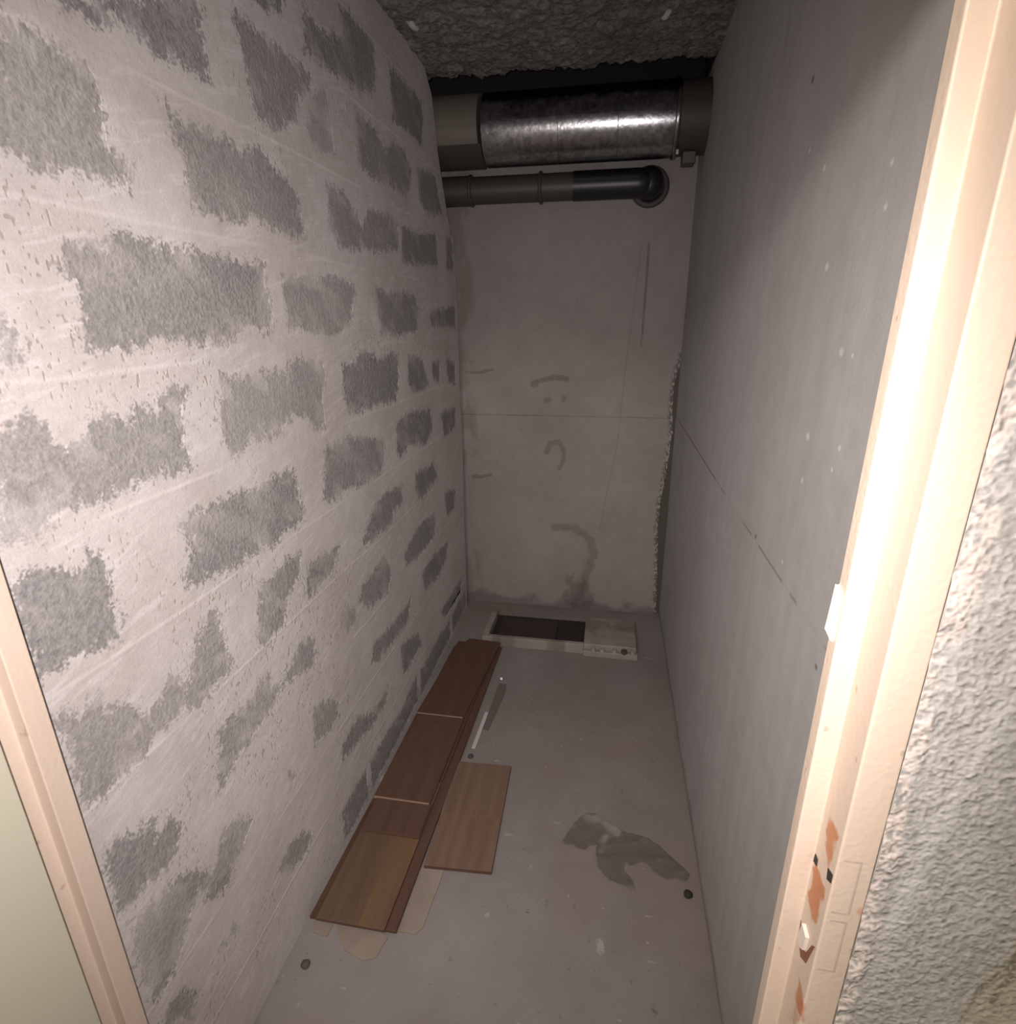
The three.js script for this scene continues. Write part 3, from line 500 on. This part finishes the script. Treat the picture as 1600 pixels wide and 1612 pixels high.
// ------------------------------------------------------------------ flat metal housing on the floor at the far end
{
  const h = thing('appliance_housing', 'flat off white metal housing lying on the floor against the end wall', 'appliance');
  h.position.set(-0.18, 0, -2.275);
  const shell = surface(512, 256, -0.4, 0.4, -0.3, 0.1, (x, z, i, j) => { const n = fbm(x * 24, z * 24, 801, 3), s = fbm(x * 5, z * 60, 803, 3), g = 1 + 0.3 * (n - 0.5) + 0.15 * (s - 0.5); const d = sstep(0.58, 0.75, fbm(x * 12, z * 12, 805, 3)); const c = mix3([0.27, 0.24, 0.205], [0.13, 0.112, 0.09], 0.6 * d); return [c[0] * g, c[1] * g, c[2] * g, 0.5 + 0.4 * (n - 0.5)]; });
  const m = matOf(shell, 0.001, { roughness: 0.6 }), uv = g => setUV(g, (x, y, z) => shell.uv(x, z));
  const W0 = -0.36, W1 = 0.352, D = -0.265, H = 0.05;
  mesh('rim', uv(mergeGeometries([rbox(W0, W0 + 0.03, 0, H, D, 0, 0.003), rbox(W0 + 0.03, 0.115, 0, H, -0.022, 0, 0.003)])), m, h);
  mesh('cover_plate', uv(rbox(0.115, W1, 0, H + 0.002, D + 0.01, -0.004, 0.004)), m, h);
  mesh('recess', box(W0 + 0.03, 0.115, 0.001, 0.012, D - 0.01, -0.022), mat(0.022, 0.013, 0.012, { roughness: 0.5 }), h);
  mesh('inner_plate', rbox(-0.30, -0.02, 0.012, 0.022, D + 0.03, -0.04, 0.002), mat(0.03, 0.018, 0.018, { roughness: 0.45 }), h);
  mesh('front_lip', uv(rbox(0.115, W1 + 0.006, 0, 0.028, -0.004, 0.018, 0.003)), m, h);
  for (const [x, r, y, k] of [[0.16, 0.008, 0.034, 0], [0.20, 0.011, 0.034, 0], [0.255, 0.010, 0.034, 0], [0.298, 0.013, 0.034, 1], [0.335, 0.008, 0.03, 0]]) { const g = new THREE.CylinderGeometry(r, r * 1.1, 0.016, 18); g.translate(x, y, 0.006); mesh('knob', g, k ? mat(0.07, 0.055, 0.045) : mat(0.30, 0.27, 0.235), h); }
}

// ------------------------------------------------------------------ boards, scraps and bits on the floor
function woodSurf(dark, light, s, accent) {
  return surface(256, 1024, 0, 0.25, 0, 1.3, (x, z, i, j) => {
    const wob = 0.02 * (fbm(x * 5, z * 2.2, s, 3) - 0.5), ring = fbm((x + wob) * 70, z * 2.4, s + 3, 4), cath = 0.5 + 0.5 * Math.sin(((x + wob) * 9 + 2.2 * fbm(x * 4, z * 1.6, s + 5, 2)) * 14), pore = vnoise(x * 600, z * 28, s + 7), grit = hash(i, j, s);
    let c = mix3(dark, light, clamp(0.15 + 0.6 * ring + 0.28 * (cath - 0.3)));
    if (accent) c = mix3(c, accent, 0.75 * sstep(0.3, 0.7, fbm(x * 14, z * 1.2, s + 9, 2)));
    const g = 1 - 0.18 * sstep(0.7, 0.9, pore) + 0.06 * (grit - 0.5);
    return [c[0] * g, c[1] * g, c[2] * g, 0.5 + 0.3 * (ring - 0.5)];
  }, true);
}
const woodA = woodSurf([0.070, 0.033, 0.019], [0.105, 0.055, 0.033], 901), woodB = woodSurf([0.075, 0.037, 0.024], [0.112, 0.061, 0.041], 911), woodD = woodSurf([0.09, 0.053, 0.035], [0.13, 0.079, 0.051], 921, [0.175, 0.098, 0.044]), woodO = woodSurf([0.125, 0.074, 0.052], [0.19, 0.122, 0.088], 931);
const woodMat = s => matOf(s, 0.0006, { roughness: 0.6 });
const cutEdge = mat(0.30, 0.19, 0.14, { roughness: 0.8 }), core = mat(0.10, 0.05, 0.03, { roughness: 0.8 });
// a board: printed face on top of a darker core; outline [x, z] at height y0
function board(name, pts, y0, t, surf, label, group, u0 = 0) {
  const o = thing(name, label, 'board', group);
  const cx = pts.reduce((a, p) => a + p[0], 0) / pts.length, cz = pts.reduce((a, p) => a + p[1], 0) / pts.length; o.position.set(cx, y0, cz);
  const loc = pts.map(p => [p[0] - cx, p[1] - cz]);
  mesh('core', slab(loc, 0, t - 0.0012), core, o);
  mesh('printed_face', setUV(slab(loc, t - 0.0012, 0.0012, 0.0004), (x, y, z) => [(x + cx + u0) / 0.25, (z + cz) / 1.3]), woodMat(surf), o);
  return o;
}
const names = {}; const num = n => { names[n] = (names[n] || 0) + 1; return names[n] === 1 ? n : n + '_' + String(names[n] - 1).padStart(3, '0'); };
{
  const T = 0.009; let y = 0;
  const quad = (x0, x1, z0, z1, f = 0.02) => [[x0, z0], [x1, z0], [x1 + f, z1], [x0 + f, z1]]; // drifts away from the wall towards the far end
  board(num('laminate_board'), quad(-0.694, -0.500, -0.936, -2.235, 0.03), y, T, woodA, 'lowest brown board of the stack, its long edge showing on the wall side'); y += T;
  board(num('laminate_board'), quad(-0.652, -0.459, -0.931, -2.245), y, T, woodB, 'second board from the floor, its reddish edge standing out on the right of the stack', null, 0.12); y += T;
  board(num('laminate_board'), quad(-0.668, -0.486, -0.923, -1.40, 0.005), y, T, woodD, 'orange tan laminate board showing at the near end of the stack', null, 0.055);
  board(num('laminate_board'), quad(-0.668, -0.480, -1.41, -2.25, 0.02), y, T, woodA, 'long brown laminate board just under the top boards at the far end', null, 0.05); y += T;
  const top = [
    [quad(-0.662, -0.484, -1.184, -1.301, 0.001), woodB, 'short dark red brown board piece on the stack next to the orange tan one', 0.03],
    [quad(-0.673, -0.488, -1.305, -1.709, 0.004), woodB, 'middle one of the three brown board pieces on top of the stack', 0.09],
    [[[-0.670, -1.713], [-0.485, -1.713], [-0.448, -2.255], [-0.600, -2.265], [-0.648, -2.09]], woodA, 'farthest brown board piece on top of the stack, one corner cut off', 0.14]
  ];
  top.forEach(([q, s, l, u], i) => {
    const o = board(num('laminate_board'), q, y, T, s, l, null, u);
    if (i) { const zc = q[0][1] - o.position.z, x0 = q[0][0] - o.position.x, x1 = q[1][0] - o.position.x; mesh('cut_edge', rbox(x0 + 0.002, x1 - 0.004, 0.003, T + 0.0006, zc - 0.002, zc + 0.003, 0.0006), cutEdge, o).userData.label = 'pale cut end'; }
  });
}
board(num('laminate_board'), [[-0.448, -1.118], [-0.258, -1.130], [-0.271, -1.524], [-0.457, -1.515]], 0.004, 0.012, woodO, 'lighter oak board offcut lying on the floor against the stack', null, 0.02);
const cardSurf = surface(256, 256, -0.7, -0.35, -1.2, -0.8, (x, z, i, j) => { const n = fbm(x * 30, z * 30, 951, 3), q = fbm(x * 8, z * 8, 953, 3), g = 1 + 0.25 * (n - 0.5) + 0.1 * (hash(i, j, 955) - 0.5); const c = mix3([0.22, 0.172, 0.138], [0.275, 0.228, 0.192], q); return [c[0] * g, c[1] * g, c[2] * g, 0.5 + 0.5 * (n - 0.5)]; });
const card = (pts, y, t, label) => tag(mesh(num('cardboard_scrap'), setUV(slab(ragged(pts, 0.0015, 961 + Math.round(pts[0][0] * 100)), y, t), (x, yy, z) => cardSurf.uv(x, z)), matOf(cardSurf, 0.001)), label, 'cardboard');
card([[-0.476, -0.940], [-0.412, -0.944], [-0.400, -0.962], [-0.390, -1.14], [-0.454, -1.14]], 0, 0.003, 'narrow strip of beige cardboard on the floor along the stack');
card([[-0.618, -0.931], [-0.49, -0.930], [-0.478, -0.922], [-0.490, -0.874], [-0.515, -0.862], [-0.575, -0.878]], 0, 0.003, 'small beige cardboard scrap in front of the near end of the stack');
card([[-0.680, -0.931], [-0.626, -0.931], [-0.630, -0.900], [-0.672, -0.905]], 0, 0.0025, 'tiny dull cardboard scrap in the corner at the block wall');
// pale strip and flat dark grey piece beside the far half of the stack
tag(mesh('plastic_strip', slab([[-0.428, -1.60], [-0.414, -1.60], [-0.408, -1.80], [-0.422, -1.80]], 0, 0.004, 0.0008), mat(0.48, 0.44, 0.45, { roughness: 0.5 })), 'thin white plastic strip on the floor against the stack', 'strip');
tag(mesh('grey_flat_piece', slab([[-0.412, -1.70], [-0.388, -1.70], [-0.366, -1.93], [-0.372, -1.99], [-0.402, -1.99]], 0, 0.003, 0.0006), mat(0.115, 0.105, 0.092, { roughness: 0.7 })), 'dark grey flat piece on the floor next to the far boards', 'offcut');
{ const s = thing('screw', 'small shiny screw on the floor beside the far boards', 'screw'); s.position.set(-0.398, 0.006, -2.02); const hd = new THREE.CylinderGeometry(0.0055, 0.003, 0.005, 16); hd.rotateX(1.2); mesh('head', hd, mat(0.8, 0.8, 0.8, { roughness: 0.45 }), s); const sh = new THREE.CylinderGeometry(0.0025, 0.001, 0.03, 8); sh.rotateX(Math.PI / 2); sh.translate(0, -0.003, -0.014); mesh('shank', sh, mat(0.5, 0.5, 0.5, { metalness: 0.8, roughness: 0.4 }), s); }
function crumb(name, x, z, r, c, label) { const g = new THREE.IcosahedronGeometry(r, 2), p = g.attributes.position; for (let i = 0; i < p.count; i++) { const q = 0.75 + 0.5 * fbm(p.getX(i) / r * 1.7 + x * 9, p.getY(i) / r * 1.7 + p.getZ(i) / r, 971, 2); p.setXYZ(i, p.getX(i) * q, Math.max(p.getY(i) * q * 0.7, -0.45 * r), p.getZ(i) * q); } g.computeVertexNormals(); g.translate(x, 0.45 * r, z); tag(mesh(num(name), g, mat(...c)), label, 'debris'); }
crumb('rubble_crumb', 0.268, -1.163, 0.011, [0.03, 0.022, 0.016], 'small black crumb on the floor near the plaster wall');
crumb('rubble_crumb', -0.648, -0.83, 0.011, [0.075, 0.07, 0.062], 'grey lump of rubble on the floor near the block wall foot');
crumb('rubble_crumb', -0.421, -1.557, 0.010, [0.06, 0.06, 0.065], 'dark crumb at the corner of the oak offcut');
// torn grey film lying on the floor: a thin wrinkled sheet with a ragged outline
{
  const out = [[-0.079, -1.265], [-0.043, -1.341], [-0.007, -1.382], [0.022, -1.380], [0.06, -1.352], [0.108, -1.332], [0.15, -1.327], [0.198, -1.304], [0.263, -1.243], [0.279, -1.221], [0.266, -1.200], [0.238, -1.208], [0.216, -1.198], [0.184, -1.214], [0.168, -1.238], [0.150, -1.242], [0.118, -1.222], [0.106, -1.238], [0.10, -1.205], [0.122, -1.180], [0.130, -1.150], [0.105, -1.159], [0.063, -1.170], [0.031, -1.203], [0.022, -1.245], [0.026, -1.275], [0.007, -1.271], [-0.010, -1.250], [-0.038, -1.259]];
  const g0 = ragged(out, 0.002, 981), shape = pathShape(g0.map(p => [p[0], -p[1]]));
  const filmSurf = surface(256, 256, -0.1, 0.3, -1.4, -1.13, (x, z) => { const n = fbm(x * 40, z * 40, 983, 3), q = sstep(0.55, 0.68, fbm(x * 13 + 3, z * 13, 985, 3)); const c = mix3([0.125, 0.11, 0.10], [0.23, 0.205, 0.195], q); const g = 1 + 0.2 * (n - 0.5); return [c[0] * g, c[1] * g, c[2] * g, n]; });
  // grid of cells clipped to the outline, each vertex lifted by its wrinkle
  const inside = (x, z) => { let r = false; for (let k = 0, m = g0.length - 1; k < g0.length; m = k++) { const [ax, ay] = g0[m], [bx, by] = g0[k]; if ((ay > z) !== (by > z) && x < (bx - ax) * (z - ay) / (by - ay) + ax) r = !r; } return r; };
  const wr = (x, z) => 0.0025 + 0.010 * Math.pow(fbm(x * 16 + z * 8, z * 22, 987, 3), 2);
  const S = 0.003, pos = [], idx = [], id = new Map(); const vid = (i, j) => { const k = i + ',' + j; if (!id.has(k)) { const x = -0.1 + i * S, z = -1.4 + j * S; id.set(k, pos.length / 3); pos.push(x, wr(x, z), z); } return id.get(k); };
  const nT = () => pos.length / 3; const cells = [];
  for (let j = 0; j < 95; j++) for (let i = 0; i < 135; i++) if (inside(-0.1 + (i + 0.5) * S, -1.4 + (j + 0.5) * S)) { cells.push([i, j]); idx.push(vid(i, j), vid(i, j + 1), vid(i + 1, j), vid(i + 1, j), vid(i, j + 1), vid(i + 1, j + 1)); }
  const has = new Set(cells.map(c => c.join(','))), n = nT();
  for (let k = 0; k < n; k++) pos.push(pos[3 * k], Math.max(0.0004, pos[3 * k + 1] - 0.0012), pos[3 * k + 2]);
  const m0 = idx.length; for (let k = 0; k < m0; k += 3) idx.push(idx[k] + n, idx[k + 2] + n, idx[k + 1] + n);
  for (const [i, j] of cells) for (const [di, dj, a, b] of [[-1, 0, [0, 0], [0, 1]], [1, 0, [1, 1], [1, 0]], [0, -1, [1, 0], [0, 0]], [0, 1, [0, 1], [1, 1]]]) if (!has.has((i + di) + ',' + (j + dj))) { const p = vid(i + a[0], j + a[1]), q = vid(i + b[0], j + b[1]); idx.push(p, p + n, q, q, p + n, q + n); }
  const g = new THREE.BufferGeometry(); g.setAttribute('position', new THREE.Float32BufferAttribute(pos, 3)); g.setIndex(idx); g.computeVertexNormals();
  tag(mesh('film_scrap', setUV(g, (x, y, z) => filmSurf.uv(x, z)), matOf(filmSurf, 0.001, { roughness: 0.5 })), 'torn wrinkled scrap of grey plastic film on the bare floor', 'plastic film');
}

scene.traverse(o => { if (o.isMesh) { o.castShadow = true; o.receiveShadow = true; } });
console.log('done');
renderer.render(scene, camera);
